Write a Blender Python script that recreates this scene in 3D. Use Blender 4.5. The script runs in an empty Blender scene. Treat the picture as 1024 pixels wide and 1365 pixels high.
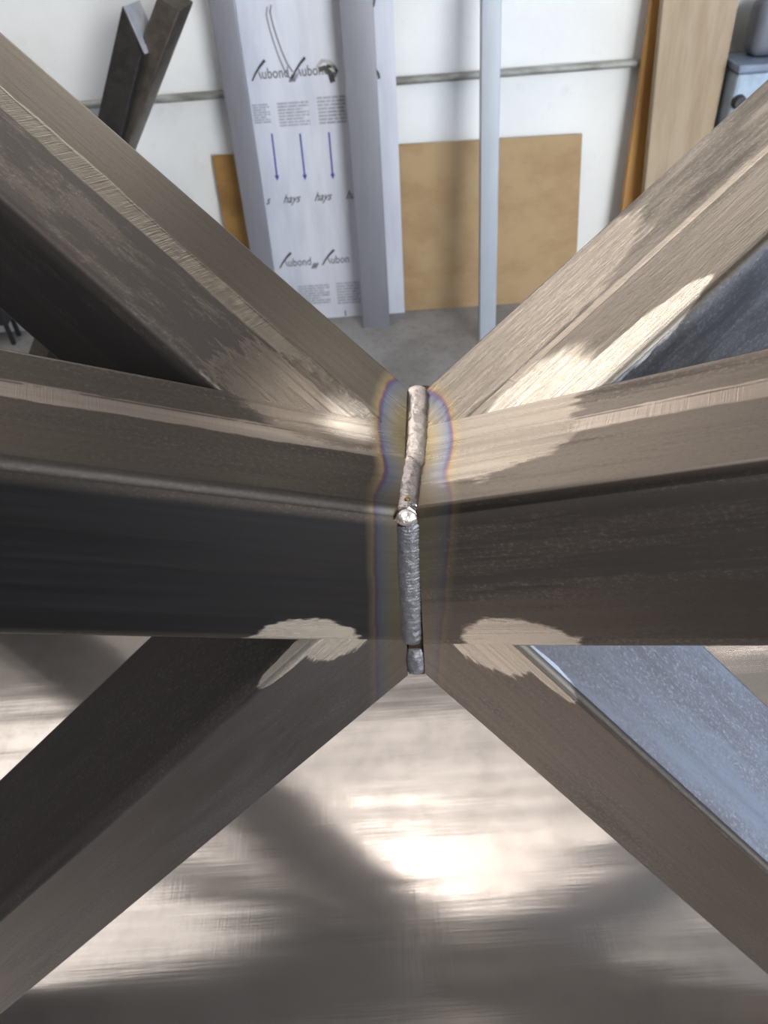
import bpy, bmesh, math, random
from mathutils import Vector, Matrix, noise as mnoise

random.seed(4)
C = bpy.context.scene.collection
scene = bpy.context.scene

# ------------------------------------------------------------------ camera
# focal length: 1000 px on a 1024 x 1365 frame; pitched 42.8 deg down, rolled 4 deg
RIGHT = Vector((0.99756, -0.04737, -0.0512))
UP = Vector((0.06976, 0.67745, 0.73225))
FWD = Vector((0.0, 0.73404, -0.67911))
CAM_H = 1.40
cd = bpy.data.cameras.new('camera')
cam = bpy.data.objects.new('camera', cd)
C.objects.link(cam)
cam.matrix_world = Matrix(((RIGHT.x, UP.x, -FWD.x, 0), (RIGHT.y, UP.y, -FWD.y, 0),
                           (RIGHT.z, UP.z, -FWD.z, CAM_H), (0, 0, 0, 1)))
cd.sensor_fit = 'VERTICAL'
cd.sensor_height = 36.0
cd.lens = 36.0 * 1000.0 / 1365.0
cd.clip_start = 0.01
cd.dof.use_dof = True
cd.dof.focus_distance = 0.36
cd.dof.aperture_fstop = 20.0
scene.camera = cam

# ------------------------------------------------------------------ world, exposure
w = bpy.data.worlds.new('world')
scene.world = w
w.use_nodes = True
w.node_tree.nodes['Background'].inputs[0].default_value = (0.55, 0.72, 1.0, 1)
w.node_tree.nodes['Background'].inputs[1].default_value = 1.5
scene.view_settings.view_transform = 'Standard'
scene.view_settings.look = 'None'
scene.view_settings.gamma = 1.0
scene.view_settings.use_curve_mapping = False
scene.view_settings.exposure = 1.4
scene.cycles.max_bounces = 8
scene.cycles.diffuse_bounces = 4
scene.cycles.glossy_bounces = 4
scene.cycles.sample_clamp_indirect = 6.0
scene.cycles.caustics_reflective = False
scene.cycles.use_denoising = True

WINDOW_COL, WINDOW_E = (1.0, 0.93, 0.84), 2.4      # high windows in the back wall
DOOR_COL, DOOR_E = (0.39, 0.60, 1.0), 1.35          # daylight in the open doorway on the right
LAMP_COL, LAMP_E = (1.0, 0.92, 0.84), 6.0         # lamps
LAMP2_E = 9.0
SKYL_COL, SKYL_E = (1.0, 0.95, 0.91), 0.58          # roof skylights
FILL_COL, FILL_E = (0.90, 0.95, 1.0), 9.0        # unseen windows behind the photographer, added to light the back wall
SKYLIGHTS = ((-2.9, -1.2, -2.4, 1.2), (-1.2, -0.5, -2.4, 1.2), (-2.9, -0.9, 1.25, 2.6), (-0.9, 0.9, 1.25, 2.6), (0.9, 2.4, 1.25, 2.0))
LAMPS = ((-.08, 1.55, 0.24, 0.26, 0), (0.56, 1.63, 0.75, 0.022, -.04), (0.60, 1.32, 0.85, 0.025, -.37))
LAMP2 = (2.10, 2.70, 3.20)


# ------------------------------------------------------------------ node helper
class NT:
    def __init__(self, name):
        self.m = bpy.data.materials.new(name)
        self.m.use_nodes = True
        self.t = self.m.node_tree
        self.t.nodes.clear()
        self.out = self.t.nodes.new('ShaderNodeOutputMaterial')

    def n(self, kind, props=None, **ins):
        nd = self.t.nodes.new(kind)
        for k, v in (props or {}).items():
            setattr(nd, k, v)
        for k, v in ins.items():
            key = int(k[1:]) if k[0] == 'i' and k[1:].isdigit() else k.replace('_', ' ')
            self.set(nd.inputs[key], v)
        return nd

    def set(self, sock, v):
        if isinstance(v, bpy.types.NodeSocket):
            self.t.links.new(v, sock)
        elif isinstance(v, bpy.types.Node):
            self.t.links.new(v.outputs[0], sock)
        else:
            if isinstance(v, (tuple, list)) and len(v) == 3 and sock.type == 'RGBA':
                v = (*v, 1)
            sock.default_value = v

    def math(self, op, a, b=0.0, c=0.0, clamp=False):
        nd = self.n('ShaderNodeMath', {'operation': op, 'use_clamp': clamp}, i0=a, i1=b, i2=c)
        return nd.outputs[0]

    def vmath(self, op, a, b=(0, 0, 0), out=0):
        nd = self.n('ShaderNodeVectorMath', {'operation': op}, i0=a, i1=b)
        return nd.outputs[out]

    def noise(self, vec, scale, detail=4, rough=0.55, dist=0.0):
        nd = self.n('ShaderNodeTexNoise', None, Vector=vec, Scale=scale, Detail=detail, Roughness=rough, Distortion=dist)
        return nd.outputs[0]

    def step(self, v, lo, hi, a=0.0, b=1.0):
        nd = self.n('ShaderNodeMapRange', {'interpolation_type': 'SMOOTHSTEP'}, Value=v, From_Min=lo, From_Max=hi, To_Min=a, To_Max=b)
        return nd.outputs[0]

    def mix(self, f, a, b):
        nd = self.n('ShaderNodeMix', {'data_type': 'RGBA'})
        self.set(nd.inputs[0], f); self.set(nd.inputs[6], a); self.set(nd.inputs[7], b)
        return nd.outputs[2]

    def mixf(self, f, a, b):
        nd = self.n('ShaderNodeMix', {'data_type': 'FLOAT'})
        self.set(nd.inputs[0], f); self.set(nd.inputs[2], a); self.set(nd.inputs[3], b)
        return nd.outputs[0]

    def ramp(self, f, stops):
        nd = self.t.nodes.new('ShaderNodeValToRGB')
        el = nd.color_ramp.elements
        while len(el) < len(stops):
            el.new(0.5)
        for e, (p, c) in zip(el, stops):
            e.position = p
            e.color = (*c, 1) if len(c) == 3 else c
        self.set(nd.inputs[0], f)
        return nd

    def bump(self, h, strength=0.1, dist=0.001, normal=None):
        nd = self.n('ShaderNodeBump', None, Strength=strength, Distance=dist, Height=h)
        if normal is not None:
            self.set(nd.inputs['Normal'], normal)
        return nd.outputs[0]

    def principled(self, **ins):
        nd = self.n('ShaderNodeBsdfPrincipled', None, **ins)
        self.t.links.new(nd.outputs[0], self.out.inputs[0])
        return self.m


def srgb(r, g, b):
    f = lambda c: (c / 255 / 12.92) if c / 255 <= 0.04045 else ((c / 255 + 0.055) / 1.055) ** 2.4
    return (f(r), f(g), f(b))


# ------------------------------------------------------------------ mesh helpers
def link(name, bm, mat, parent=None, smooth=None, matrix=None, kind=None):
    me = bpy.data.meshes.new(name)
    bm.normal_update()
    bm.to_mesh(me)
    bm.free()
    if smooth is not None:
        for p in me.polygons:
            p.use_smooth = True
        me.set_sharp_from_angle(angle=smooth)
    o = bpy.data.objects.new(name, me)
    C.objects.link(o)
    me.materials.append(mat)
    if parent is not None:
        o.parent = parent
    if matrix is not None:
        o.matrix_local = matrix
    if kind:
        o['kind'] = kind
    return o


def tag(o, label, cat, group=None):
    o['label'] = label
    o['category'] = cat
    if group:
        o['group'] = group
    return o


def thing(name, label, cat, loc=(0, 0, 0), rotz=0, group=None):
    o = bpy.data.objects.new(name, None)
    o.empty_display_size = 0.05
    C.objects.link(o)
    o.location = loc
    o.rotation_euler = (0, 0, rotz)
    return tag(o, label, cat, group)


def box(bm, lo, hi, bevel=0.0, seg=2):
    r = bmesh.ops.create_cube(bm, size=1.0)
    vs = r['verts']
    for v in vs:
        v.co = Vector((lo[i] + (v.co[i] + 0.5) * (hi[i] - lo[i]) for i in range(3)))
    if bevel > 0:
        es = list({e for v in vs for e in v.link_edges})
        bmesh.ops.bevel(bm, geom=es, offset=bevel, segments=seg, affect='EDGES', profile=0.5)


def hexa(bm, bot, top, bevel=0.0):
    """A solid between two quads (each four points in the same turn)."""
    vs = [bm.verts.new(p) for p in list(bot) + list(top)]
    fs = [(3, 2, 1, 0), (4, 5, 6, 7), (0, 1, 5, 4), (1, 2, 6, 5), (2, 3, 7, 6), (3, 0, 4, 7)]
    faces = [bm.faces.new([vs[i] for i in f]) for f in fs]
    bmesh.ops.recalc_face_normals(bm, faces=faces)
    if bevel > 0:
        es = list({e for v in vs for e in v.link_edges})
        bmesh.ops.bevel(bm, geom=es, offset=bevel, segments=2, affect='EDGES', profile=0.5)


def cyl(bm, p0, p1, r0, r1=None, seg=20):
    p0, p1 = Vector(p0), Vector(p1)
    r1 = r0 if r1 is None else r1
    d = p1 - p0
    q = d.to_track_quat('Z', 'Y').to_matrix().to_4x4()
    q.translation = (p0 + p1) / 2
    bmesh.ops.create_cone(bm, cap_ends=True, segments=seg, radius1=r0, radius2=r1, depth=d.length, matrix=q)


def round_section(p, q, r, seg=5):
    """Rounded outline of the parallelogram with edge vectors p and q from the origin, in turn."""
    corners = [(Vector((0, 0, 0)), p, q), (p, q, -p), (p + q, -p, -q), (q, -q, p)]
    pts = []
    for c, a, b in corners:
        a_, b_ = a.normalized() * r, b.normalized() * r
        s, e = c + b_, c + a_
        for k in range(seg + 1):
            t = k / seg
            # quadratic-ish blend that gives a near circular fillet
            u = math.sin(t * math.pi / 2); v = math.cos(t * math.pi / 2)
            pts.append(c + b_ * (1 - u) + a_ * (1 - v))
    return pts


def tube(origin, axis, p, q, t0, t1, r=0.005, wall=0.004, clips=(), deep=0.09):
    """Square tube: section spanned by p and q at origin, run along axis from t0 to t1 (open mouth at t1);
    clips: (point, normal) planes, the side the normal points to is cut away and capped."""
    bm = bmesh.new()
    axis = axis.normalized()
    sec = round_section(p, q, r)
    mid = origin + (p + q) / 2
    n = len(sec)
    inner = []
    sc = 1 - 2 * wall / max(p.length, 1e-6)
    for s in sec:
        inner.append((origin + s - mid) * sc + mid)
    ring0 = [bm.verts.new(origin + s + axis * t0) for s in sec]
    ring1 = [bm.verts.new(origin + s + axis * t1) for s in sec]
    ring2 = [bm.verts.new(s + axis * t1) for s in inner]
    ring3 = [bm.verts.new(s + axis * (t1 - deep)) for s in inner]
    for a, b in ((ring0, ring1), (ring1, ring2), (ring2, ring3)):
        for i in range(n):
            j = (i + 1) % n
            bm.faces.new((a[i], a[j], b[j], b[i]))
    bm.faces.new(ring3)
    bm.faces.new(list(reversed(ring0)))
    bmesh.ops.recalc_face_normals(bm, faces=bm.faces[:])
    for co, no in clips:
        res = bmesh.ops.bisect_plane(bm, geom=bm.verts[:] + bm.edges[:] + bm.faces[:], dist=1e-7,
                                     plane_co=co, plane_no=no, clear_outer=True, clear_inner=False)
        es = [g for g in res['geom_cut'] if isinstance(g, bmesh.types.BMEdge)]
        if es:
            bmesh.ops.holes_fill(bm, edges=es, sides=0)
    bmesh.ops.recalc_face_normals(bm, faces=bm.faces[:])
    return bm


def frame_matrix(origin, ex, ey, ez):
    return Matrix(((ex.x, ey.x, ez.x, origin.x), (ex.y, ey.y, ez.y, origin.y),
                   (ex.z, ey.z, ez.z, origin.z), (0, 0, 0, 1)))


# ------------------------------------------------------------------ materials of the room
def mat_paint():
    t = NT('white_wall_paint')
    co = t.n('ShaderNodeTexCoord').outputs['Object']
    a = t.noise(co, 1.3, 5, 0.6)
    b = t.noise(co, 14, 5, 0.6)
    col = t.mix(t.step(a, 0.35, 0.7), srgb(222, 222, 220), srgb(208, 208, 206))
    col = t.mix(t.math('MULTIPLY', t.step(b, 0.55, 0.8), 0.35), col, srgb(192, 190, 182))
    bp = t.bump(t.noise(co, 45, 6, 0.6), 0.25, 0.004)
    return t.principled(Base_Color=col, Roughness=0.75, Normal=bp)


def mat_floor():
    t = NT('grey_concrete')
    co = t.n('ShaderNodeTexCoord').outputs['Object']
    a = t.noise(co, 3.5, 6, 0.65)
    b = t.noise(co, 40, 5, 0.6)
    col = t.mix(t.step(a, 0.3, 0.7), srgb(142, 140, 138), srgb(116, 113, 111))
    col = t.mix(t.math('MULTIPLY', t.step(b, 0.5, 0.75), 0.4), col, srgb(74, 72, 70))
    return t.principled(Base_Color=col, Roughness=0.6, Normal=t.bump(b, 0.2, 0.002))


def mat_flat(name, c, rough=0.5, metal=0.0, var=0.08, scale=20, stretch=(1, 1, 1), c2=None, spec=0.5):
    t = NT(name)
    co = t.n('ShaderNodeTexCoord').outputs['Object']
    v = t.vmath('MULTIPLY', co, stretch)
    a = t.noise(v, scale, 5, 0.6)
    c2 = c2 or tuple(x * (1 - 3 * var) for x in c)
    col = t.mix(t.step(a, 0.35, 0.7), c, c2)
    return t.principled(Base_Color=col, Roughness=rough, Metallic=metal, Specular_IOR_Level=spec,
                        Normal=t.bump(a, 0.08, 0.002))


def mat_emit(name, col, strength):
    t = NT(name)
    e = t.n('ShaderNodeEmission', None, Color=col, Strength=strength)
    t.t.links.new(e.outputs[0], t.out.inputs[0])
    return t.m


M_WALL = mat_paint()
M_FLOOR = mat_floor()
M_CEIL = mat_flat('ceiling_boards', srgb(160, 155, 148), 0.8)
M_DARK = mat_flat('dark_paint', srgb(60, 58, 56), 0.5)
M_FRAME = mat_flat('window_frame_paint', srgb(150, 150, 148), 0.5)
M_FRONTWALL = mat_flat('grey_wall_paint', srgb(128, 124, 120), .7)
M_UPPERDIM = mat_flat('dimmed_upper_wall', srgb(108, 104, 98), .6)  # unseen upper wall made dark to dim reflections in the steel
M_PIPE = mat_flat('conduit_paint', srgb(150, 150, 144), 0.45, 0.0, 0.12, 30, (0.3, 1, 1), srgb(100, 100, 92))
M_BOARD = mat_flat('brown_hardboard', srgb(160, 134, 97), 0.7, 0, 0.05, 7, (1, 1, 1.4), srgb(144, 116, 80))
M_BOARD_SHADE = mat_flat('shaded_hardboard', srgb(140, 104, 52), 0.7, 0, 0.05, 7, (1, 1, 1.4), srgb(118, 84, 36))  # shade on the left stretch put into a darker hardboard tone
M_PLY = mat_flat('beige_board', srgb(150, 132, 106), 0.6, 0, 0.05, 5, (4, 1, 0.6), srgb(132, 110, 82))
M_PLY2 = mat_flat('orange_brown_board', srgb(178, 132, 70), 0.65, 0, 0.06, 6, (4, 1, 0.6), srgb(150, 106, 52))
M_ALU = mat_flat('grey_profile', srgb(122, 121, 127), 0.42, 0.25, 0.03, 12, (3, 3, 0.4))
M_WHITEPOST = mat_flat('white_profile', srgb(150, 156, 163), 0.4, 0.0, 0.02, 12, (3, 3, 0.4))
M_FILM = mat_flat('white_film', srgb(198, 199, 207), 0.35, 0, 0.02, 6, (3, 1, 0.6), srgb(184, 186, 196))
M_INK = mat_flat('black_ink', srgb(48, 46, 50), 0.6)
M_INKGREY = mat_flat('grey_ink', srgb(158, 158, 166), 0.6)
M_INKMID = mat_flat('mid_grey_ink', srgb(98, 96, 102), 0.6)
M_INKDARK = mat_flat('dark_grey_ink', srgb(72, 70, 76), 0.6)
M_BLUE = mat_flat('blue_ink', srgb(66, 70, 152), 0.6)
M_SMUDGE = mat_flat('dark_green_stain', srgb(70, 70, 54), 0.7, 0, 0.2, 60, (1, 1, 1), srgb(38, 38, 36))
M_STAIN = mat_flat('grey_stain', srgb(168, 168, 160), 0.7, 0, 0.1, 60)
M_MACH = mat_flat('pale_blue_enamel', srgb(150, 166, 180), 0.4)
M_MACHRIM = mat_flat('blue_grey_rim', srgb(112, 124, 142), 0.4)
M_GREYBOX = mat_flat('grey_housing', srgb(96, 98, 106), 0.5)
M_BLACK = mat_flat('black_rubber', srgb(34, 34, 36), 0.5)

# ------------------------------------------------------------------ the room
X0, X1, Y0, Y1, ZC = -3.2, 4.2, -4.0, 2.70, 4.0


def setting(name, lo, hi, mat):
    bm = bmesh.new()
    box(bm, lo, hi)
    return link(name, bm, mat, kind='structure')


setting('floor', (X0 - .2, Y0 - .2, -0.15), (X1 + .2, Y1 + .2, 0), M_FLOOR)
setting('ceiling', (X0 - .2, Y0 - .2, ZC), (X1 + .2, Y1 + .2, ZC + .15), M_CEIL)
setting('wall_left', (X0 - .2, Y0, 0), (X0, Y1, ZC), M_FRONTWALL)

# back wall with a band of high windows
WX0, WX1, WZ0, WZ1 = -1.9, 0.5, 2.12, 2.78
bm = bmesh.new()
box(bm, (X0 - .2, Y1, 0), (X1 + .2, Y1 + .2, 1.6))
link('wall_back', bm, M_WALL, kind='structure')
bm = bmesh.new()
box(bm, (X0 - .2, Y1, 1.6), (X1 + .2, Y1 + .2, WZ0))
box(bm, (X0 - .2, Y1, WZ1), (X1 + .2, Y1 + .2, ZC))
box(bm, (X0 - .2, Y1, WZ0), (WX0, Y1 + .2, WZ1))
box(bm, (WX1, Y1, WZ0), (X1 + .2, Y1 + .2, WZ1))
link('wall_upper', bm, M_UPPERDIM, kind='structure')
M_PANE = mat_emit('frosted_daylight_pane', WINDOW_COL, WINDOW_E)
nw = 3
for i in range(nw):
    a = WX0 + (WX1 - WX0) * i / nw
    b = WX0 + (WX1 - WX0) * (i + 1) / nw
    bm = bmesh.new()
    f = 0.03
    box(bm, (a, Y1 + .03, WZ0), (a + f, Y1 + .09, WZ1))
    box(bm, (b - f, Y1 + .03, WZ0), (b, Y1 + .09, WZ1))
    box(bm, (a + f, Y1 + .03, WZ0), (b - f, Y1 + .09, WZ0 + f))
    box(bm, (a + f, Y1 + .03, WZ1 - f), (b - f, Y1 + .09, WZ1))
    wo = link('window_%d' % (i + 1), bm, M_FRAME, kind='structure')
    bm = bmesh.new()
    box(bm, (a + f, Y1 + .05, WZ0 + f), (b - f, Y1 + .06, WZ1 - f))
    link('pane', bm, M_PANE, wo)

# right wall with a wide daylight doorway
DY0, DY1, DZ1 = -1.5, 2.0, 2.6
bm = bmesh.new()
box(bm, (X1, Y0, 0), (X1 + .2, DY0, ZC))
box(bm, (X1, DY1, 0), (X1 + .2, Y1, ZC))
box(bm, (X1, DY0, DZ1), (X1 + .2, DY1, ZC))
link('wall_right', bm, M_WALL, kind='structure')
bm = bmesh.new()
box(bm, (X1 + .04, DY0, 0), (X1 + .12, DY0 + .06, DZ1))
box(bm, (X1 + .04, DY1 - .06, 0), (X1 + .12, DY1, DZ1))
box(bm, (X1 + .04, DY0 + .06, DZ1 - .06), (X1 + .12, DY1 - .06, DZ1))
door = link('door_1', bm, M_FRAME, kind='structure')
M_DOOR = mat_emit('frosted_door_daylight', DOOR_COL, DOOR_E)
for i in range(3):
    a = DY0 + .06 + (DY1 - DY0 - .12) * i / 3
    b = DY0 + .06 + (DY1 - DY0 - .12) * (i + 1) / 3
    bm = bmesh.new()
    box(bm, (X1 + .07, a + .02, 0.06), (X1 + .09, b - .02, DZ1 - .06))
    link('pane', bm, M_DOOR, door)

# added unseen windows in the front wall, there to brighten the back wall
M_FILLPANE = mat_emit('front_fill_pane', FILL_COL, FILL_E)
FX0, FX1, FZ0, FZ1 = 1.5, 4.1, 0.5, 3.6
bm = bmesh.new()
box(bm, (X0 - .2, Y0 - .2, 0), (FX0, Y0, ZC))
box(bm, (FX1, Y0 - .2, 0), (X1 + .2, Y0, ZC))
box(bm, (FX0, Y0 - .2, 0), (FX1, Y0, FZ0))
box(bm, (FX0, Y0 - .2, FZ1), (FX1, Y0, ZC))
link('wall_front', bm, M_FRONTWALL, kind='structure')
k = nw
for i in range(3):
    a = FX0 + (FX1 - FX0) * i / 3
    b = FX0 + (FX1 - FX0) * (i + 1) / 3
    bm = bmesh.new()
    f = 0.04
    box(bm, (a, Y0 - .09, FZ0), (a + f, Y0 - .03, FZ1))
    box(bm, (b - f, Y0 - .09, FZ0), (b, Y0 - .03, FZ1))
    box(bm, (a + f, Y0 - .09, FZ0), (b - f, Y0 - .03, FZ0 + f))
    box(bm, (a + f, Y0 - .09, FZ1 - f), (b - f, Y0 - .03, FZ1))
    k += 1
    wo = link('window_%d' % k, bm, M_FRAME, kind='structure')
    bm = bmesh.new()
    box(bm, (a + f, Y0 - .07, FZ0 + f), (b - f, Y0 - .06, FZ1 - f))
    link('pane', bm, M_FILLPANE, wo)

# skylights in the roof and lamps (all above the frame)
M_SKYL = mat_emit('skylight_sheet', SKYL_COL, SKYL_E)
M_SKYL2 = mat_emit('boosted_skylight_sheet', SKYL_COL, SKYL_E * 1.7)  # left skylights boosted to brighten the bench reflections
for a, b, SY0, SY1 in SKYLIGHTS:
    bm = bmesh.new()
    f = 0.03
    box(bm, (a, SY0, ZC - .03), (a + f, SY1, ZC + .02))
    box(bm, (b - f, SY0, ZC - .03), (b, SY1, ZC + .02))
    box(bm, (a + f, SY0, ZC - .03), (b - f, SY0 + f, ZC + .02))
    box(bm, (a + f, SY1 - f, ZC - .03), (b - f, SY1, ZC + .02))
    k += 1
    wo = link('window_%d' % k, bm, M_FRAME, kind='structure')
    bm = bmesh.new()
    box(bm, (a + f, SY0 + f, ZC - .015), (b - f, SY1 - f, ZC - .008))
    link('pane', bm, M_SKYL2 if b < 0 else M_SKYL, wo)
M_DIFF = mat_emit('lamp_diffuser', LAMP_COL, LAMP_E)
M_STRIP = mat_emit('strip_diffuser', LAMP_COL, LAMP_E * .9)
for (lx, ly, ln, lw, rz), lab in zip(LAMPS, ('square white lamp hung over the steel bench', 'long thin strip lamp hung right of the square lamp',
                                             'second thin strip lamp hung askew beside the first')):
    t = thing('ceiling_lamp', lab, 'lamp', (lx, ly, ZC - .03), rz)
    bm = bmesh.new()
    box(bm, (-ln / 2 - .02, -lw / 2 - .02, -.06), (ln / 2 + .02, lw / 2 + .02, 0), .008)
    link('lamp_body', bm, M_FRAME, t)
    bm = bmesh.new()
    box(bm, (-ln / 2, -lw / 2, -.09), (ln / 2, lw / 2, -.061), .008)
    link('diffuser', bm, M_DIFF if lw > .1 else M_STRIP, t)
M_DIFF2 = mat_emit('flood_diffuser', LAMP_COL, LAMP2_E)
t = thing('wall_lamp', 'square floodlight fixed high on the white back wall', 'lamp', LAMP2)
bm = bmesh.new()
box(bm, (-.22, -.10, -.16), (.22, 0, .16), .01)
link('lamp_body', bm, M_FRAME, t)
bm = bmesh.new()
box(bm, (-.20, -.115, -.14), (.20, -.101, .14), .004)
link('diffuser', bm, M_DIFF2, t)

# conduit along the back wall
t = thing('wall_conduit', 'thin grey conduit pipe running along the white back wall', 'pipe', (0, Y1, 0.775))
bm = bmesh.new()
cyl(bm, (X0 + .05, -.022, -.012), (X1 - .05, -.022, .028), .012, seg=14)
link('pipe', bm, M_PIPE, t, smooth=0.6)
for x in (-2.2, -1.15, -0.15, 1.02, 2.2, 3.3):
    bm = bmesh.new()
    z = -.012 + .04 * (x - X0) / (X1 - X0)
    box(bm, (x - .012, -.037, z - .015), (x + .012, 0, z + .015), .003)
    link('pipe_clip', bm, M_PIPE, t)

# ------------------------------------------------------------------ things by the back wall
# brown hardboard sheet on edge behind the panel
bm = bmesh.new()
hexa(bm, [(.06, 2.642, 0), (.79, 2.640, 0), (.79, 2.648, 0), (.06, 2.650, 0)],
     [(.06, 2.675, .592), (.752, 2.673, .586), (.752, 2.681, .586), (.06, 2.683, .592)], .0015)
tag(link('hardboard_sheet', bm, M_BOARD), 'wide brown hardboard sheet behind the narrow white profile', 'board')
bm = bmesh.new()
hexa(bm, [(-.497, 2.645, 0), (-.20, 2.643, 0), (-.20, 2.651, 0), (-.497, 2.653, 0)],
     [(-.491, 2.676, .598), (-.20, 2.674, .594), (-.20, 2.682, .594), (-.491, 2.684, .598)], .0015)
tag(link('hardboard_sheet', bm, M_BOARD_SHADE), 'brown board edge in a shade-darkened tone showing left of the printed white panel', 'board')

# printed white panel
PX0, PX1, PZ = -.365, .133, 1.75


def py(z):
    return 2.63 + .035 * z


bm = bmesh.new()
hexa(bm, [(PX0, py(0), 0), (PX1, py(0), 0), (PX1, py(0) + .004, 0), (PX0, py(0) + .004, 0)],
     [(PX0, py(PZ), PZ), (PX1, py(PZ), PZ), (PX1, py(PZ) + .004, PZ), (PX0, py(PZ) + .004, PZ)])
panel = tag(link('composite_panel', bm, M_FILM), 'tall white composite panel with printed lettering and blue arrows', 'panel')


def pp(x, z, off=.0006):
    return Vector((x, py(z) - off, z))


def flat_poly(bm, pts, thick=.0004):
    """A thin printed shape on the panel from (x, z) points."""
    n = len(pts)
    fr = [bm.verts.new(pp(x, z, .0009)) for x, z in pts]
    bk = [bm.verts.new(pp(x, z, .0001)) for x, z in pts]
    bm.faces.new(fr)
    for i in range(n):
        j = (i + 1) % n
        bm.faces.new((fr[i], bk[i], bk[j], fr[j]))


def stroke(bm, pts, w0, w1=None):
    """A thin brushed line through (x, z) points with changing width."""
    w1 = w0 if w1 is None else w1
    n = len(pts)
    ls, rs = [], []
    for i, (x, z) in enumerate(pts):
        a = Vector(pts[max(i - 1, 0)]); b = Vector(pts[min(i + 1, n - 1)])
        d = (b - a).normalized()
        wd = (w0 + (w1 - w0) * i / max(n - 1, 1)) / 2
        ls.append((x - d.y * wd, z + d.x * wd)); rs.append((x + d.y * wd, z - d.x * wd))
    for i in range(n - 1):
        flat_poly(bm, [ls[i], ls[i + 1], rs[i + 1], rs[i]])


def text_mesh(s, x, z, size, shear=0.0, squeeze=1.0):
    cu = bpy.data.curves.new('lettering', 'FONT')
    cu.body = s
    cu.size = size
    cu.shear = shear
    cu.extrude = .0002
    cu.offset = .0004
    cu.resolution_u = 3
    o = bpy.data.objects.new('lettering', cu)
    C.objects.link(o)
    dg = bpy.context.evaluated_depsgraph_get()
    me = bpy.data.meshes.new_from_object(o.evaluated_get(dg))
    C.objects.unlink(o)
    bpy.data.objects.remove(o)
    for v in me.vertices:
        p = pp(x + v.co.x * squeeze, z + v.co.y, .0006)
        v.co = (p.x, p.y - v.co.z, p.z)
    return me


def add_text(s, x, z, size, mat, shear=0.0, squeeze=1.0):
    me = text_mesh(s, x, z, size, shear, squeeze)
    me.materials.append(mat)
    o = bpy.data.objects.new('lettering', me)
    C.objects.link(o)
    o.parent = panel
    return o


def brand(x, z, full='ubond'):
    bm = bmesh.new()
    stroke(bm, [(x - .050, z - .004), (x - .036, z + .016), (x - .020, z + .034), (x - .002, z + .050)], .0045, .0085)
    link('printed_stroke', bm, M_INK, panel)
    bm = bmesh.new()
    stroke(bm, [(x - .026, z + .020), (x - .020, z)], .004)
    link('printed_stroke', bm, M_INKMID, panel)
    add_text(full, x - .018, z, .042, M_INKMID, 0, .80)
    if full.endswith('d'):
        for k in range(3):
            bm = bmesh.new()
            stroke(bm, [(x + .066 + k * .007, z - .014), (x + .078 + k * .007, z + .006)], .005)
            link('printed_stroke', bm, M_INKMID, panel)


for zz, xs in ((.818, (-.268, -.143)), (.213, (-.268, -.112))):
    brand(xs[0], zz)
    brand(xs[1], zz, 'ubond' if zz > .5 else 'ubon')
# blocks of small print
for (x0, z1, x1, z0, seed) in ((-.33, .748, -.276, .690, 1), (-.25, .748, -.150, .675, 2), (-.122, .757, -.032, .674, 3),
                               (-.262, .136, -.145, .058, 4), (-.119, .138, -.031, .050, 5)):
    rnd = random.Random(seed)
    bm = bmesh.new()
    rows = 8
    for k in range(rows):
        za = z1 - (z1 - z0) * k / rows
        x = x0
        end = x1 - (rnd.random() * .35 * (x1 - x0) if seed != 3 and k % 3 == 2 else 0)
        while x < end:
            L = min(rnd.uniform(.012, .035), end - x)
            if L > .002:
                flat_poly(bm, [(x, za), (x + L, za), (x + L, za - (z1 - z0) / rows * .62), (x, za - (z1 - z0) / rows * .62)])
            x += L + .003
    link('small_print', bm, M_INKGREY, panel, kind='stuff')
# blue arrows
for xa, xb, za, zb in ((-.2795, -.2822, .660, .512), (-.1880, -.1883, .654, .508), (-.0933, -.0940, .652, .505)):
    bm = bmesh.new()
    stroke(bm, [(xa, za), (xb, zb + .012)], .0055)
    flat_poly(bm, [(xb - .008, zb + .018), (xb + .008, zb + .018), (xb, zb)])
    link('printed_arrow', bm, M_BLUE, panel)
# script words
for s, x in (('s', -.333), ('hays', -.274), ('hays', -.1655), ('ha', -.0565)):
    add_text(s, x, .438, .040, M_INKDARK, .55, .82)
# pencilled loop, stains, notch
bm = bmesh.new()
loop = [(-.241, 1.004), (-.247, .985), (-.243, .95), (-.236, .915), (-.226, .875), (-.214, .84), (-.200, .815), (-.187, .812)]
stroke(bm, loop, .0035)
stroke(bm, [(x + .012, z + .004 + .002 * k) for k, (x, z) in enumerate(loop[:7])], .004)
link('pencil_line', bm, M_INKMID, panel)
bm = bmesh.new()
flat_poly(bm, [(-.192, .812), (-.176, .812), (-.163, .836), (-.180, .826)])
link('grey_smear', bm, M_INKGREY, panel)
bm = bmesh.new()
stroke(bm, [(-.112, .838), (-.094, .856), (-.070, .852), (-.054, .830)], .010, .012)
link('grey_smear', bm, M_STAIN, panel)
bm = bmesh.new()
stroke(bm, [(-.107, .832), (-.088, .836), (-.073, .822), (-.066, .795)], .014, .017)
stroke(bm, [(-.082, .840), (-.058, .838), (-.050, .822)], .010, .008)
link('dark_stain', bm, M_SMUDGE, panel)
bm = bmesh.new()
stroke(bm, [(.070, .822), (.078, .81), (.080, .796)], .008, .009)
link('dark_stain', bm, M_SMUDGE, panel)
bm = bmesh.new()
stroke(bm, [(.070, 1.012), (.078, 1.002), (.074, .986)], .008, .006)
link('dark_stain', bm, M_SMUDGE, panel)
bm = bmesh.new()
stroke(bm, [(-.094, .004), (-.094, .026)], .005)
link('printed_stroke', bm, M_INKMID, panel)


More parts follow.
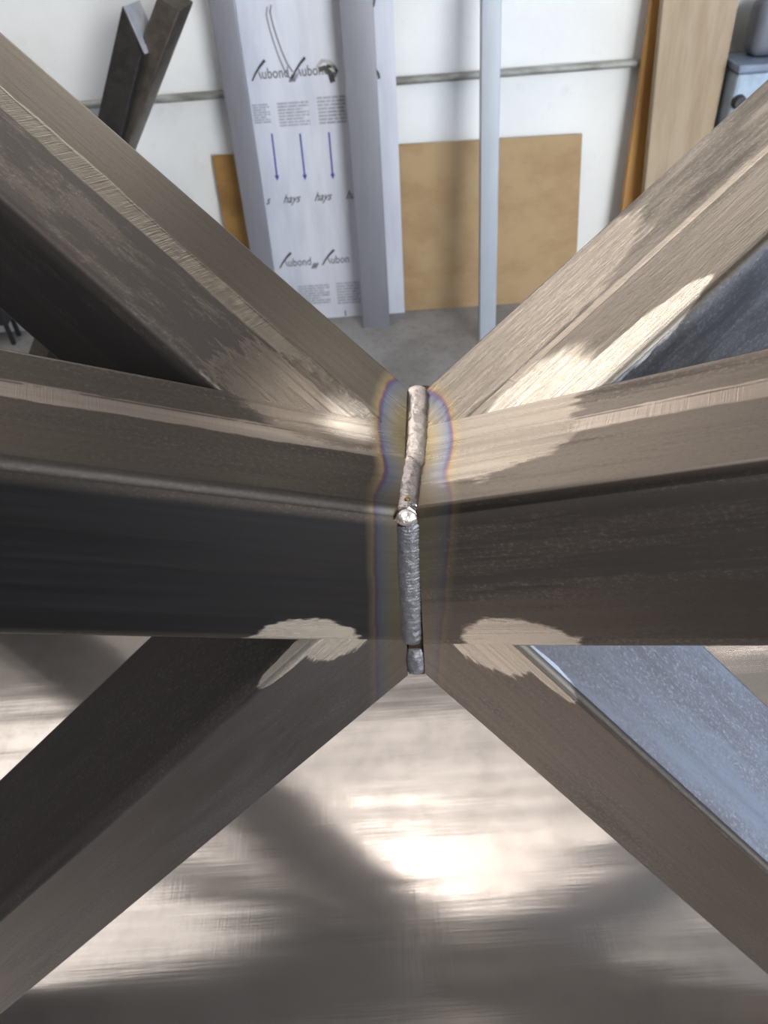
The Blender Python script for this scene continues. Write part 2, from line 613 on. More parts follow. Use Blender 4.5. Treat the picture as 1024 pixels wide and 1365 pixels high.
def leaning_profile(name, x0, x1, y0, k, h, depth, mat, label, shift=0.0, wallt=.003):
    """A hollow rectangular profile leaning back, standing on the floor."""
    r = thing(name, label, 'profile', ((x0 + x1) / 2, y0, 0))
    ax = Vector((shift, k, 1)).normalized()
    dx = Vector((1, 0, -shift)).normalized()
    dyv = ax.cross(dx).normalized()
    if dyv.y < 0:
        dyv = -dyv
    hw = (x1 - x0) / 2
    bm = tube(Vector((-hw, 0, 0)) - ax * .03, ax, dx * (2 * hw), dyv * depth, 0, h, r=.003, wall=.003,
              clips=((Vector((0, 0, 0)), Vector((0, 0, -1))),))
    link('profile_body', bm, mat, r, smooth=0.7)
    return r


leaning_profile('grey_profile', -.405, -.331, 2.545, .05, 1.85, .022, M_ALU,
                'grey flat profile leaning over the left edge of the printed panel', .004)
leaning_profile('grey_profile', -.0285, .0712, 2.532, .055, 1.85, .03, M_ALU,
                'wide grey flat profile leaning on the printed panel, its foot farther out', 0.0)
leaning_profile('white_profile', .383, .440, 2.36, .14, 1.95, .035, M_WHITEPOST,
                'narrow white profile standing upright before the brown hardboard sheet', -.010)

# low dark rack by the wall at the far left
t = thing('storage_rack', 'dark low rack on thin legs glimpsed behind the steel tubes at far left', 'rack', (-1.55, 2.60, 0))
bm = bmesh.new()
box(bm, (-.28, -.02, .085), (.205, .08, .44), .006)
link('rack_body', bm, M_BLACK, t)
for x in (-.26, .182):
    for y in (-.01, .055):
        bm = bmesh.new()
        box(bm, (x, y, 0), (x + .014, y + .014, .09), .001)
        link('leg', bm, M_BLACK, t)

# two tall boards on the right
bm = bmesh.new()
hexa(bm, [(.912, 2.600, 0), (1.12, 2.600, 0), (1.12, 2.625, 0), (.912, 2.625, 0)],
     [(.892, 2.668, 1.8), (1.10, 2.668, 1.8), (1.10, 2.693, 1.8), (.892, 2.693, 1.8)], .002)
tag(link('tall_board', bm, M_PLY2), 'orange-brown board edge showing behind the tall beige board', 'board')
bm = bmesh.new()
hexa(bm, [(.972, 2.500, 0), (1.139, 2.500, 0), (1.139, 2.535, 0), (.972, 2.535, 0)],
     [(.862, 2.632, 1.8), (1.141, 2.632, 1.8), (1.141, 2.660, 1.8), (.862, 2.660, 1.8)], .004)
tag(link('tall_board', bm, M_PLY), 'tall pale beige board leaning on the wall beside the pale blue machine', 'board')

# pale blue machine at the right edge
t = thing('workshop_machine', 'pale blue workshop machine with a grey housing on top', 'machine', (1.156, 2.5, 0))
bm = bmesh.new()
box(bm, (0, 0, .03), (.55, .15, .777), .012)
link('cabinet_body', bm, M_MACH, t)
bm = bmesh.new()
box(bm, (-.006, -.008, .778), (.556, .156, .801), .006)
link('rim', bm, M_MACHRIM, t)
bm = bmesh.new()
box(bm, (.05, .055, .802), (.42, .145, .955), .03, 4)
link('motor_housing', bm, M_GREYBOX, t, smooth=0.7)
bm = bmesh.new()
cyl(bm, (.022, 0.004, .700), (.022, -.02, .700), .022, .018)
link('knob', bm, M_BLACK, t, smooth=0.7)
for x in (.03, .47):
    bm = bmesh.new()
    box(bm, (x, .03, 0), (x + .05, .13, .032))
    link('foot', bm, M_BLACK, t)

# ------------------------------------------------------------------ steel
ROOT_P = Vector((0.01078, 0.24076, 1.1766))
ROOT_R = Matrix(((0.99756, 0.04737, 0.0512), (-0.04737, 0.99888, -0.00121), (-0.0512, -0.00122, 0.99869)))
BENCH_Z = 0.75

frame = thing('welded_steel_frame', 'bare steel frame of square tubes radiating from one ground and welded joint', 'steel frame')
frame.matrix_world = Matrix.Translation(ROOT_P) @ ROOT_R.to_4x4()


def steel(name, base, dark, mott=(0.42, 0.62), rough=0.36, drough=0.5, patches=(), seam=None, tint=True, brushed=0.0,
          streak=0.25, mscale=9.0, darker=None, side_dark=1.0, gain=1.8, seam_gain=1.9, stretch=.22, edge_dark=1.0):
    """Bare mill steel. patches: (centre, inverse radii, wobble) in the tube's own space, ground bright, soft-edged ones painted as hot reflections;
    seam: (axis index, position, half width) of the lighter rolled seam stripe."""
    t = NT(name)
    tc = t.n('ShaderNodeTexCoord')
    loc = tc.outputs['Object']
    along = t.vmath('MULTIPLY', loc, (stretch, 1, 1))
    m1 = t.noise(along, mscale * 6, 9, 0.68)
    m2 = t.noise(along, mscale, 3, 0.5)
    mm = t.math('ADD', t.math('MULTIPLY', m1, 0.45), t.math('MULTIPLY', m2, 0.55))
    if darker:
        yy = t.n('ShaderNodeSeparateXYZ', None, Vector=loc).outputs[1]
        mm = t.math('ADD', mm, t.step(yy, darker[0] - .003, darker[0] + .003, darker[1], darker[2]))
    scale_mask = t.step(mm, mott[0], mott[1])
    fine = t.noise(t.vmath('MULTIPLY', loc, (6, 260, 260)), 1.0, 3, 0.6)
    grit = t.noise(loc, 900, 2, 0.6)
    col = t.mix(scale_mask, base, dark)
    spk = t.noise(t.vmath('MULTIPLY', loc, (0.7, 1, 1)), 640, 5, 0.75)
    near = t.math('SUBTRACT', 1.0, t.math('ABSOLUTE', t.math('SUBTRACT', t.math('MULTIPLY', scale_mask, 2.0), 1.0)))
    near = t.math('ADD', 0.04, t.math('MULTIPLY', near, 0.6), clamp=True)
    col = t.mix(t.math('MULTIPLY', t.step(spk, 0.50, 0.66), near), col, tuple(min(1, c * 1.9) for c in base))
    col = t.mix(t.math('MULTIPLY', t.step(spk, 0.48, 0.36), 0.18), col, tuple(c * .6 for c in dark))
    rg = t.mixf(scale_mask, rough, drough)
    wob = t.noise(t.vmath('MULTIPLY', loc, (0.35, 1, 1)), 55, 6, 0.62)
    wob2 = t.noise(t.vmath('MULTIPLY', loc, (0.25, 1, 1)), 300, 3, 0.6)
    wb = t.math('ADD', t.math('SUBTRACT', wob, 0.5), t.math('MULTIPLY', t.math('SUBTRACT', wob2, 0.5), 0.5))
    gm = None
    clean = tuple(min(1, c * gain) for c in base)
    if seam:
        sp = t.n('ShaderNodeSeparateXYZ', None, Vector=loc).outputs[seam[0]]
        d = t.math('ABSOLUTE', t.math('SUBTRACT', sp, seam[1]))
        d = t.math('ADD', d, t.math('MULTIPLY', wb, seam[2] * 0.7))
        gm = t.step(d, seam[2] * 0.85, seam[2] * 1.1, 1.0, 0.0)
        gr = t.noise(t.vmath('MULTIPLY', loc, (1300, 45, 45)), 1.0, 2, 0.6, 0.3)
        col = t.mix(t.math('MULTIPLY', t.math('MULTIPLY', gm, t.step(gr, .42, .62)), .55), col, tuple(c * .55 for c in base))
        edge = t.step(t.math('ABSOLUTE', t.math('SUBTRACT', t.math('SUBTRACT', sp, seam[1]), seam[2] * 0.75)), 0.0, 0.0009, 1, 0)
        col = t.mix(gm, col, tuple(min(1, c * seam_gain) for c in base))
        rg = t.mixf(gm, rg, 0.30)
        col = t.mix(t.math('MULTIPLY', t.math('MULTIPLY', edge, t.step(wob, 0.42, 0.5)), 0.8), col, dark)
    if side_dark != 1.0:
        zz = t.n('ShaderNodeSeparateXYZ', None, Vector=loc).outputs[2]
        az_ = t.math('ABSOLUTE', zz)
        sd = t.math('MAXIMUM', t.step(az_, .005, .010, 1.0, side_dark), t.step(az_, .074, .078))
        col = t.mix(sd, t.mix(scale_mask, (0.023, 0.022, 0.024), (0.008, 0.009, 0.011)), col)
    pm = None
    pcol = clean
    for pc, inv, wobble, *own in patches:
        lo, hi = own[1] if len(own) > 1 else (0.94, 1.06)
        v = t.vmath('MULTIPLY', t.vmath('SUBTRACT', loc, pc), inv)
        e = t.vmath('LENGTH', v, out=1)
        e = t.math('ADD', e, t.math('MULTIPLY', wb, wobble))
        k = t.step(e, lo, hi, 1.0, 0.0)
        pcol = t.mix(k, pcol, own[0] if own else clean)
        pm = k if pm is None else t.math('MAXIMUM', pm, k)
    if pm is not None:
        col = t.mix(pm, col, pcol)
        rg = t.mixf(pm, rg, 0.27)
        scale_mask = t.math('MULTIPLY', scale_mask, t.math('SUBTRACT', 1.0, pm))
    if edge_dark != 1.0:  # rounded edges darkened in colour to hold down a window highlight
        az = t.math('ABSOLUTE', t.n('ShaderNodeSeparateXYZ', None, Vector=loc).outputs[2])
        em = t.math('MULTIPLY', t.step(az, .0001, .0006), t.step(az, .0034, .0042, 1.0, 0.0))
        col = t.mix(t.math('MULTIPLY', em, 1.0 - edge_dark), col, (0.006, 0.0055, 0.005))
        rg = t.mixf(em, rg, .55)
    if tint:
        rc = t.n('ShaderNodeTexCoord', {'object': frame}).outputs['Object']
        xyz = t.n('ShaderNodeSeparateXYZ', None, Vector=rc)
        x, y, z = xyz.outputs
        nz = t.noise(rc, 70, 3, 0.5)
        nz = t.math('MULTIPLY', t.math('SUBTRACT', nz, 0.5), 0.13)
        ex = t.math('DIVIDE', t.math('SUBTRACT', x, 0.004), 0.0185)
        ey = t.math('DIVIDE', t.math('SUBTRACT', y, 0.047), 0.047)
        eu = t.math('SQRT', t.math('ADD', t.math('MULTIPLY', ex, ex), t.math('MULTIPLY', ey, ey)))
        el = t.math('DIVIDE', t.math('ABSOLUTE', t.math('SUBTRACT', x, 0.0015)), 0.0175)
        sel = t.step(y, -0.001, 0.026)
        e = t.math('ADD', t.mixf(sel, el, eu), nz)
        tcol = t.ramp(e, ((0.0, (0.30, 0.25, 0.14)), (0.45, (0.32, 0.27, 0.16)), (0.70, (0.24, 0.24, 0.24)), (0.84, (0.16, 0.19, 0.26)),
                          (0.90, (0.09, 0.09, 0.22)), (0.935, (0.16, 0.08, 0.13)), (0.97, (0.30, 0.19, 0.08)), (1.0, (0.30, 0.24, 0.14))))
        fall = t.n('ShaderNodeMapRange', None, Value=e, From_Min=0.98, From_Max=1.18, To_Min=0.85, To_Max=0.0).outputs[0]
        fall = t.math('MULTIPLY', fall, t.mixf(sel, .22, 1.0))
        col = t.mix(fall, col, tcol.outputs[0])
        rg = t.mixf(fall, rg, 0.28)
    col = t.mix(t.math('MULTIPLY', t.step(fine, 0.35, 0.75), streak), col, tuple(c * 0.55 for c in base))
    rg = t.math('ADD', rg, t.math('MULTIPLY', t.math('SUBTRACT', fine, 0.5), 0.12))
    bp = t.bump(fine, 0.10 + brushed * .2, 0.0004)
    if seam:
        bp = t.bump(t.math('MULTIPLY', gr, gm), 0.5 if brushed else .15, 0.0005, bp)
    bp = t.bump(grit, 0.06, 0.0004, bp)
    bp = t.bump(t.noise(along, 9, 1, 0.4), 0.06, 0.003, bp)
    if brushed > 0:
        rot = t.n('ShaderNodeMapping', None, Vector=loc, Rotation=(0, 0, 0.9), Scale=(60, 900, 60)).outputs[0]
        bp = t.bump(t.noise(rot, 1.0, 3, 0.6, 0.6), brushed * 0.5, 0.0004, bp)
    met = t.mixf(scale_mask, .92, .72)
    return t.principled(Base_Color=col, Metallic=met, Roughness=rg, Specular_IOR_Level=0.25, Normal=bp)


BRIGHT = (0.55, 0.50, 0.44)  # ground steel; its soft-edged patches also paint hot reflections
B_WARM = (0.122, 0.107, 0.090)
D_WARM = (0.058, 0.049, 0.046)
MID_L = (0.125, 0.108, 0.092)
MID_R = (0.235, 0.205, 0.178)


def rad(x, y, z=1.0):
    return (1 / x, 1 / y, 1 / z)


MS = {
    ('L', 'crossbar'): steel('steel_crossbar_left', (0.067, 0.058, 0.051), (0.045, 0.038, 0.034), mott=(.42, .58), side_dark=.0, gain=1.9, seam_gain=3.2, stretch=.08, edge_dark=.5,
                             patches=(((.020, .056, 0), rad(.055, .024, .007), 0.66, MID_L), ((.014, .0445, 0), rad(.022, .010, .007), 0.4, BRIGHT, (.2, 1.1)),  # small soft patch paints a hot reflection over the ground area
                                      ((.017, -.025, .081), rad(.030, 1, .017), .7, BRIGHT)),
                             seam=(1, .033, .0042)),
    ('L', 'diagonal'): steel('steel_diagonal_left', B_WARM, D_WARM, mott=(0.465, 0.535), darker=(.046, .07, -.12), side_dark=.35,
                             patches=(((-.050, .022, 0), rad(.062, .034, .007), 0.88, MID_L), ((-.050, .046, 0), rad(.020, .016, .007), 0.4, BRIGHT, (.2, 1.1))),  # soft bright spot here is a painted highlight on ground steel
                             seam=(1, .050, .0066), seam_gain=1.35, brushed=.25),
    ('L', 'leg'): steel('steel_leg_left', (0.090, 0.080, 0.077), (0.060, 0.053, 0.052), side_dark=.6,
                        patches=(((-.016, .010, 0), rad(.024, .016, .007), 0.88, BRIGHT), ((.012, .0, 0), rad(.026, .0042, .007), 0.88, BRIGHT))),
    ('L', 'rear'): steel('steel_rear_left', (0.148, 0.133, 0.126), (0.089, 0.081, 0.074), tint=False),
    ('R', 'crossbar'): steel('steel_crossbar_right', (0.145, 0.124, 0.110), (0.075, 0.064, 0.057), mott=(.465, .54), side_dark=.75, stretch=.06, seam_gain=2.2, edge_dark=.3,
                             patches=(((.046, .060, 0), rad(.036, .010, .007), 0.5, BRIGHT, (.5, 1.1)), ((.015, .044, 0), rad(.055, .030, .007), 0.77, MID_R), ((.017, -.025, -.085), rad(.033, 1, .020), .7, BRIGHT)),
                             seam=(1, .036, .0045)),
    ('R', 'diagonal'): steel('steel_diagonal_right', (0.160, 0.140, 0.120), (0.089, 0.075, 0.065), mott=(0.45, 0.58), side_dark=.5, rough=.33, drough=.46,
                             patches=(((-.005, .080, 0), rad(.10, .028, .007), 0.88, MID_R), ((-.022, .028, 0), rad(.036, .022, .007), 0.7, BRIGHT, (.7, 1.1)),
                                      ((.012, .008, 0), rad(.052, .010, .007), 0.66, BRIGHT)), seam=(1, .049, .0030), brushed=.9),
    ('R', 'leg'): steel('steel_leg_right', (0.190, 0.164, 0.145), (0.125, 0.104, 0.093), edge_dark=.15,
                        patches=(((-.014, .014, 0), rad(.028, .021, .007), 0.88, BRIGHT), ((.014, .003, 0), rad(.024, .006, .007), 0.88, BRIGHT))),
    ('R', 'rear'): steel('steel_rear_right', (0.163, 0.148, 0.133), (0.104, 0.089, 0.081), tint=False),
}

V = Vector
HALF = {
    'L': dict(C=V((-0.00243, 0.00019, 0.00018)), h=V((-0.86079, -0.29533, 0.41451)), b=V((-0.20472, 0.94655, 0.24927)),
              fd=V((0.38247, 0.162, 0.90966)), du=V((-0.7501, 0.46673, 0.46852)), pu=V((0.46928, 0.87483, -0.12019)),
              dl=V((-0.71964, -0.27459, -0.63775)), pl=V((0.60775, 0.19509, -0.76979)), KU=V((-0.082, 0.02806, 0.04667)),
              KL=V((-0.04607, -0.01738, -0.07102)), w=(0.05426, 0.0843, 0.09228, 0.05949, 0.07283, 0.08325),
              nU=V((0.46597, -0.12971, 0.87524)), nF=V((0.3358, -0.94156, 0.02649)), cp=V((-0.00297, -0.00386, -0.00014)),
              cn=V((0.99777, -0.05169, 0.04223)), rear=V((-0.735, 0.42, -0.53))),
    'R': dict(C=V((0.00243, -0.00019, -0.00018)), h=V((0.77557, -0.38183, 0.50269)), b=V((0.3224, 0.92423, 0.20461)),
              fd=V((-0.45617, 0.21145, 0.86441)), du=V((0.73912, 0.4769, 0.47568)), pu=V((-0.39894, 0.87895, -0.26133)),
              dl=V((0.73221, -0.34848, -0.58518)), pl=V((-0.52294, 0.2628, -0.81084)), KU=V((0.08314, 0.02429, 0.05188)),
              KL=V((0.05526, -0.02507, -0.06535)), w=(0.05929, 0.08569, 0.09963, 0.08, 0.07246, 0.08798),
              nU=V((-0.54273, 0.00338, 0.8399)), nF=V((-0.43635, -0.89972, -0.01019)), cp=V((0.00319, -0.00435, 0.00033)),
              cn=V((-0.99393, 0.08596, -0.06866)), rear=V((0.86079, 0.29533, -0.41451))),
}
RT = ROOT_R.transposed()
bench_p = RT @ (V((0, 0, BENCH_Z + .0006)) - ROOT_P)
bench_n = RT @ V((0, 0, -1))
RAD = 0.0036


def local_tube(name, side, role, origin, ex, nrm, **kw):
    ex = ex.normalized()
    ez = (nrm - ex * nrm.dot(ex)).normalized()
    ey = ez.cross(ex)
    yy = kw.pop('ydir')
    if ey.dot(yy) < 0:
        ey = -ey
        # keep a right-handed frame by turning the normal over
        ez = ex.cross(ey)
    kw.pop('axis')
    bm = tube(origin, ex, **kw)
    mtx = frame_matrix(origin, ex, ey, ez)
    bmesh.ops.transform(bm, matrix=mtx.inverted(), verts=bm.verts)
    o = link(name, bm, MS[(side, role)], frame, smooth=0.6, matrix=mtx)
    md = o.modifiers.new('weighted_normals', 'WEIGHTED_NORMAL')
    md.keep_sharp = True
    md.weight = 100
    return o


for side, g in HALF.items():
    wh, wf, wu, cu, wl, cl = g['w']
    seam_clip = (g['cp'], g['cn'])
    local_tube('crossbar_tube', side, 'crossbar', g['C'], g['h'], g['nU'], ydir=g['b'], axis=g['h'], p=g['b'] * wh, q=-g['fd'] * wf,
               t0=-.08, t1=.62, r=RAD, clips=(seam_clip,))
    back_n = g['h'].cross(g['fd']).normalized()
    if back_n.dot(g['b']) > 0:
        back_n = -back_n
    local_tube('upper_tube', side, 'diagonal', g['KU'], g['du'], g['nU'], ydir=g['pu'], axis=g['du'], p=g['pu'] * wu, q=-g['nU'] * cu,
               t0=-.35, t1=.62, r=RAD, clips=(seam_clip, (g['C'] + g['b'] * (wh - RAD * .95), back_n)))
    up_n = g['nU']
    local_tube('leg_tube', side, 'leg', g['KL'], g['dl'], g['nF'], ydir=g['pl'], axis=g['dl'], p=g['pl'] * wl, q=g['b'] * cl,
               t0=-.35, t1=.80, r=RAD, clips=(seam_clip, (g['C'] - g['fd'] * (wf - RAD * .95), up_n), (bench_p, bench_n)))
    if side == 'R':
        continue
    # the fourth tube, behind the others and down to the bench
    rd = g['rear'].normalized()
    sx = rd.cross(V((0, 0, 1))).normalized() * .076
    sz = sx.cross(rd).normalized() * .076
    if sz.z < 0:
        sz = -sz
    o0 = V((0, .075, -.066)) - (sx + sz) / 2
    local_tube('leg_tube', side, 'rear', o0, rd, sz, ydir=sx, axis=rd, p=sx, q=sz, t0=-.06, t1=1.0, r=RAD,
               clips=(seam_clip, (bench_p, bench_n)))


# ---- weld beads
def weld_mat(name, col, rough, col2=None, split=None, metal=1.0):
    t = NT(name)
    rc = t.n('ShaderNodeTexCoord').outputs['Object']
    n1 = t.noise(rc, 260, 4, 0.6)
    n2 = t.noise(rc, 900, 3, 0.6)
    c = col
    rg = rough
    if col2 is not None:
        y = t.n('ShaderNodeSeparateXYZ', None, Vector=rc).outputs[1]
        k = t.step(t.math('ADD', y, t.math('MULTIPLY', t.math('SUBTRACT', n1, .5), .006)), split - .002, split + .003)
        c = t.mix(k, col2, col)
    c = t.mix(t.math('MULTIPLY', t.step(n1, .5, .7), .45), c, tuple(x * .5 for x in col))
    bp = t.bump(n1, .6, .0010)
    bp = t.bump(n2, .5, .0005, bp)
    return t.principled(Base_Color=c, Metallic=metal, Roughness=rg, Normal=bp)


M_BEAD = weld_mat('bright_weld_metal', (0.66, 0.60, 0.57), .36, (0.36, 0.33, 0.33), .030)
M_BEAD2 = weld_mat('grey_weld_metal', (0.17, 0.17, 0.185), .5, metal=.8)
M_DROP = weld_mat('weld_crater_metal', (0.62, 0.57, 0.55), .42)
M_PIN = mat_flat('burnt_gold_pinhole', (0.30, 0.16, 0.03), .4, 0.6, .2, 400)


def smooth_path(pts, n):
    """Points along a Catmull-Rom curve."""
    P = [V(p) for p in pts]
    P = [P[0] * 2 - P[1]] + P + [P[-1] * 2 - P[-2]]
    out = []
    segs = len(P) - 3
    for i in range(n + 1):
        u = i / n * segs
        k = min(int(u), segs - 1)
        f = u - k
        a, b, c, d = P[k:k + 4]
        out.append(.5 * ((2 * b) + (c - a) * f + (2 * a - 5 * b + 4 * c - d) * f * f + (3 * b - a - 3 * c + d) * f ** 3))
    return out


def bead(name, pts, widths, normal, height, pitch, ripple, mat, seed=0, chev=.9, sink=.0015):
    path = smooth_path(pts, 8)
    L = sum((path[i + 1] - path[i]).length for i in range(8))
    n = max(20, int(L / .00055))
    path = smooth_path(pts, n)
    bm = bmesh.new()
    cols = 14
    rows = []
    s = 0
    normal = normal.normalized()
    for i, p in enumerate(path):
        if i:
            s += (p - path[i - 1]).length
        d = (path[min(i + 1, n)] - path[max(i - 1, 0)]).normalized()
        x = d.cross(normal).normalized()
        if x.x < 0:
            x = -x
        f = i / n
        k = f * (len(widths) - 1)
        a = min(int(k), len(widths) - 2)
        hw = (widths[a] + (widths[a + 1] - widths[a]) * (k - a)) / 2
        endf = min(1, math.sqrt(max(0, min(f * L, (1 - f) * L) / .004 + .03)))
        row = []
        for j in range(cols + 1):
            u = -1 + 2 * j / cols
            nv = V((u * 2, s * 300, seed))
            edge = 1 + .10 * mnoise.noise(V((s * 420 + seed, (1 if u > 0 else -1) * 3.1, 0))) + .05 * math.sin(2 * math.pi * s / pitch)
            q = s - chev * hw * (1 - u * u)
            hgt = height * max(0, 1 - u * u) ** .62 * endf
            rip = ripple * (abs(math.sin(math.pi * q / pitch)) - .5) * (1 - u * u * .5) + ripple * .7 * mnoise.noise(nv)
            row.append(bm.verts.new(p + x * (u * hw * edge * (.55 + .45 * endf)) + normal * (hgt + rip * endf - sink * (abs(u) > .99))))
        rows.append(row)
    for i in range(n):
        for j in range(cols):
            bm.faces.new((rows[i][j], rows[i][j + 1], rows[i + 1][j + 1], rows[i + 1][j]))
    # close below
    low = [[bm.verts.new(r[j].co - normal * .016) for j in (0, cols)] for r in rows]
    for i in range(n):
        bm.faces.new((rows[i][0], rows[i + 1][0], low[i + 1][0], low[i][0]))
        bm.faces.new((rows[i + 1][cols], rows[i][cols], low[i][1], low[i + 1][1]))
        bm.faces.new((low[i][0], low[i + 1][0], low[i + 1][1], low[i][1]))
    bm.faces.new(rows[0] + [low[0][1], low[0][0]])
    bm.faces.new(list(reversed(rows[n])) + [low[n][0], low[n][1]])
    bmesh.ops.recalc_face_normals(bm, faces=bm.faces[:])
    return link(name, bm, mat, frame, smooth=1.2)


N_UP = V((-0.04458, -0.07338, 0.99631))
N_FR = V((-0.05453, -0.99847, 0.00884))
b1 = bead('weld_bead', [(0.00641, 0.08982, 0.00518), (0.00505, 0.06327, 0.00328), (0.0037, 0.03492, 0.00124), (0.00214, 0.02892, 0.00069),
                        (-0.00041, 0.00779, -0.00097), (-0.00110, -0.0010, -0.0019)], (.0118, .0120, .0122, .0112, .0112, .0100), N_UP, .0042, .0017, .0007, M_BEAD, 1)
b1['label'] = 'bright silvery rippled upper bead'
b2 = bead('weld_bead', [(-0.0011, 0.00104, -0.0062), (-0.00022, 0.00096, -0.00926), (0.0006, .0006, -.035), (0.00198, 0.00038, -0.06099), (0.00373, -1e-05, -0.09418)],
          (.0118, .0122, .0124, .0124, .0114), N_FR, .0038, .0021, .0006, M_BEAD2, 5)
b2['label'] = 'dull blue-grey bead between the front faces'
b3 = bead('weld_bead', [(0.0056, -0.00015, -0.0975), (0.0062, -.0003, -.108), (0.00678, -0.00041, -0.1195)], (.0108, .0110, .0106), N_FR, .0036, .0021, .0006, M_BEAD2, 9)
b3['label'] = 'short grey bead at the foot of the joint'
# burnt root of the joint, filling the gap behind the beads
bm = bmesh.new()
rows_ = []
for (pl_, pr_, nn) in ((V((.0025, .0905, .0055)), V((.0125, .0905, .0055)), N_UP), (V((-.0035, -.001, -.0022)), V((.0040, -.001, -.0022)), (N_UP + N_FR).normalized()),
                       (V((.0012, -.0002, -.060)), V((.0098, -.0002, -.060)), N_FR), (V((.0030, -.0004, -.1205)), V((.0115, -.0004, -.1205)), N_FR)):
    rows_.append([bm.verts.new(p - nn * d) for p, d in ((pl_, -.0002), (pr_, -.0002), (pr_, .014), (pl_, .014))])
for a_, b_ in zip(rows_, rows_[1:]):
    for k_ in range(4):
        bm.faces.new((a_[k_], a_[(k_ + 1) % 4], b_[(k_ + 1) % 4], b_[k_]))
bm.faces.new(rows_[0]); bm.faces.new(list(reversed(rows_[-1])))
bmesh.ops.recalc_face_normals(bm, faces=bm.faces[:])
link('weld_root', bm, weld_mat('burnt_root_metal', (0.075, 0.050, 0.030), .5), frame)
# the bright drop where the upper bead stops, with a burnt pinhole above it
bm = bmesh.new()
bmesh.ops.create_uvsphere(bm, u_segments=20, v_segments=14, radius=.0044)
for v in bm.verts:
    n_ = mnoise.noise(v.co * 500 + V((3, 1, 2)))
    v.co = V((v.co.x * 1.12, v.co.y * .55, v.co.z * .92)) * (1 + .16 * n_)
    if v.co.z > .001:
        v.co.y += .0012 * max(0, 1 - abs(v.co.x) / .003)
link('weld_drop', bm, M_DROP, frame, smooth=1.2, matrix=Matrix.Translation((-.0011, -.0020, -.0022)))
bm = bmesh.new()
bmesh.ops.create_uvsphere(bm, u_segments=12, v_segments=8, radius=.0013)
link('pinhole', bm, M_PIN, frame, smooth=1.2, matrix=Matrix.Translation((-.0006, .0048, .0026)))

# ------------------------------------------------------------------ the bench
def mat_bench():
    t = NT('brushed_bench_steel')
    co = t.n('ShaderNodeTexCoord').outputs['Object']
    a = t.noise(co, 5, 4, 0.55)
    b = t.noise(co, 26, 5, 0.6)
    fineA = t.noise(t.vmath('MULTIPLY', co, (14, 380, 1)), 1.0, 3, 0.6, 0.2)
    fineB = t.noise(t.vmath('MULTIPLY', co, (300, 16, 1)), 1.0, 3, 0.6, 0.3)
    wv = t.n('ShaderNodeTexWave', {'wave_type': 'RINGS', 'rings_direction': 'Z'}, Vector=t.vmath('SUBTRACT', co, (0.30, -0.55, 0)), Scale=55.0,
             Distortion=6.0, Detail=3.0, Detail_Scale=1.5).outputs[1]
    col = t.mix(t.step(b, 0.35, 0.75), (0.50, 0.46, 0.43), (0.40, 0.37, 0.345))
    rg = t.math('ADD', 0.12, t.math('MULTIPLY', b, 0.12))
    bp = t.bump(fineA, 0.10, 0.0004)
    bp = t.bump(fineB, 0.14, 0.0004, bp)
    rip = t.noise(t.vmath('MULTIPLY', co, (2.2, 18, 1)), 1.0, 2, 0.45)
    bp = t.bump(rip, 0.16, 0.010, bp)
    tg = t.n('ShaderNodeTangent', {'direction_type': 'UV_MAP', 'uv_map': 'UVMap'}).outputs[0]
    return t.principled(Base_Color=col, Metallic=0.86, Roughness=rg, Anisotropic=0.5, Anisotropic_Rotation=t.math('MULTIPLY', t.math('SUBTRACT', a, 0.5), 0.10), Tangent=tg, Normal=bp)


M_BENCH = mat_bench()
M_BENCHLEG = mat_flat('bench_frame_paint', srgb(70, 74, 80), .5)
bx0, bx1, by0, by1 = -1.0, 1.0, -.62, .735
bench = thing('steel_workbench', 'workbench with a bright brushed steel top under the welded frame', 'workbench', (.32, by0 - .1, 0))
ox, oy = .32, by0 - .1
bm = bmesh.new()
box(bm, (bx0 - ox, by0 - oy, BENCH_Z - .003), (bx1 - ox, by1 - oy, BENCH_Z))
for lo, hi in (((bx0, by0, BENCH_Z - .05), (bx1, by0 + .003, BENCH_Z - .003)), ((bx0, by1 - .003, BENCH_Z - .05), (bx1, by1, BENCH_Z - .003)),
               ((bx0, by0 + .003, BENCH_Z - .05), (bx0 + .003, by1 - .003, BENCH_Z - .003)), ((bx1 - .003, by0 + .003, BENCH_Z - .05), (bx1, by1 - .003, BENCH_Z - .003))):
    box(bm, (lo[0] - ox, lo[1] - oy, lo[2]), (hi[0] - ox, hi[1] - oy, hi[2]))
uvl = bm.loops.layers.uv.new('UVMap')
for f_ in bm.faces:
    for lp in f_.loops:
        lp[uvl].uv = (lp.vert.co.x, lp.vert.co.y)
link('bench_top', bm, M_BENCH, bench)
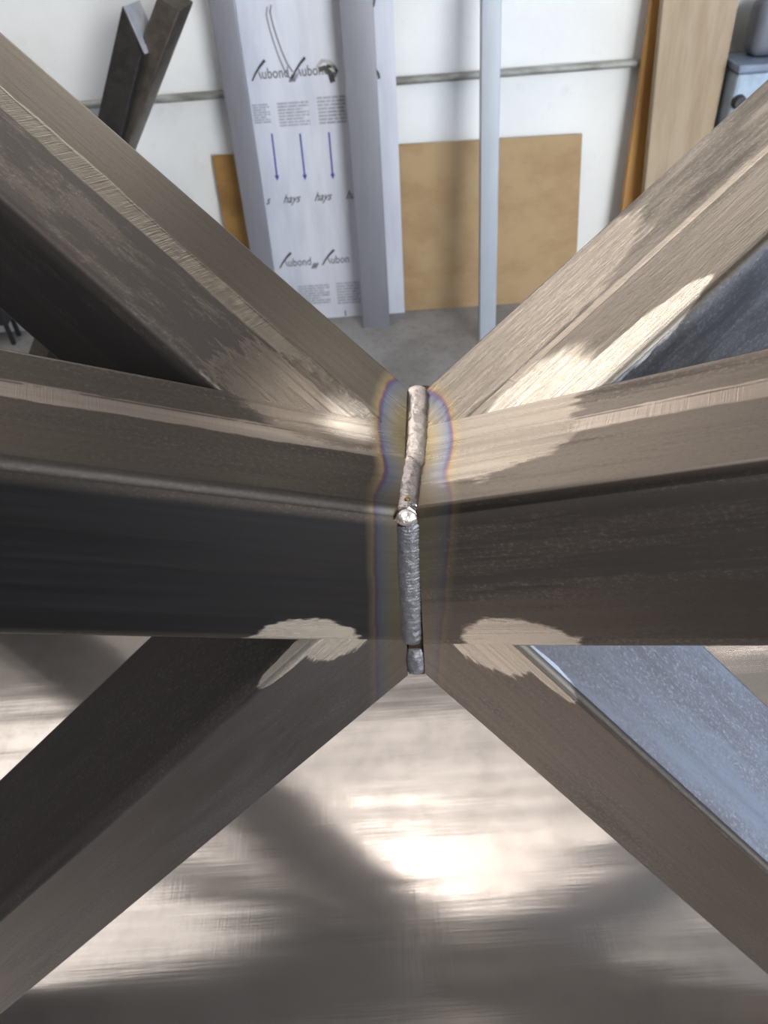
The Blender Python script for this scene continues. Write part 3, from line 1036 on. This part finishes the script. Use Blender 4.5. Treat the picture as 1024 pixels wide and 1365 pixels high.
for x in (bx0 + .03, bx1 - .09):
    for y in (by0 + .03, by1 - .09):
        bm = bmesh.new()
        box(bm, (x - ox, y - oy, 0), (x + .06 - ox, y + .06 - oy, BENCH_Z - .004), .004)
        link('leg', bm, M_BENCHLEG, bench)
for y in (by0 + .04, by1 - .08):
    bm = bmesh.new()
    box(bm, (bx0 + .09 - ox, y - oy, .22), (bx1 - .09 - ox, y + .04 - oy, .26), .003)
    link('rail', bm, M_BENCHLEG, bench)

# ------------------------------------------------------------------ V of two tubes standing by the wall
M_VD = mat_flat('dark_mill_steel', (0.075, 0.068, 0.066), .5, .85, .1, 30)
M_VB = mat_flat('brown_mill_steel', (0.20, 0.175, 0.15), .42, 1.0, .1, 30)
vee = thing('steel_tube_vee', 'dark V of two square steel tubes leaning by the white wall', 'steel tube', (-1.10, 2.42, 0))
vo = V((-1.10, 2.42, 0))


def vtube(pa, pb, y, wd, dep, mat, cut_p, cut_n, name='square_tube'):
    a, b = V((pa[0], y, pa[1])) - vo, V((pb[0], y, pb[1])) - vo
    ax = (b - a).normalized()
    px = ax.cross(V((0, 1, 0))).normalized()
    if px.x < 0:
        px = -px
    qd = V((math.sin(.32), math.cos(.32), 0)) * dep
    px = (px - qd.normalized() * px.dot(qd.normalized())).normalized()
    bm = tube(a - px * wd / 2, ax, px * wd, qd, -.3, (b - a).length + .3, r=.004, clips=(
        (V((0, 0, 0)), V((0, 0, -1))), (V((cut_p[0], y, cut_p[1])) - vo, V(cut_n))))
    return link(name, bm, mat, vee, smooth=.6)


vtube((-1.135, .05), (-.640, .93), 2.432, .080, .080, M_VD, (-.595, 1.0), (.97, 0, .22))
M_CAP = mat_flat('grey_end_cap', srgb(168, 168, 172), .5, .2)
bm = tube(V((-.608, 2.433, 1.062)) - vo + V((.004, 0, 0)), V((.97, 0, .22)), V((.026, 0, -.114)), V((.026, .076, 0)), 0, .004, r=.003, wall=.02, deep=.002)
link('end_cap', bm, M_CAP, vee)
vtube((-1.06, .25), (-.492, 1.05), 2.447, .066, .080, M_VB, (-.450, 1.04), (.45, -.25, .86))
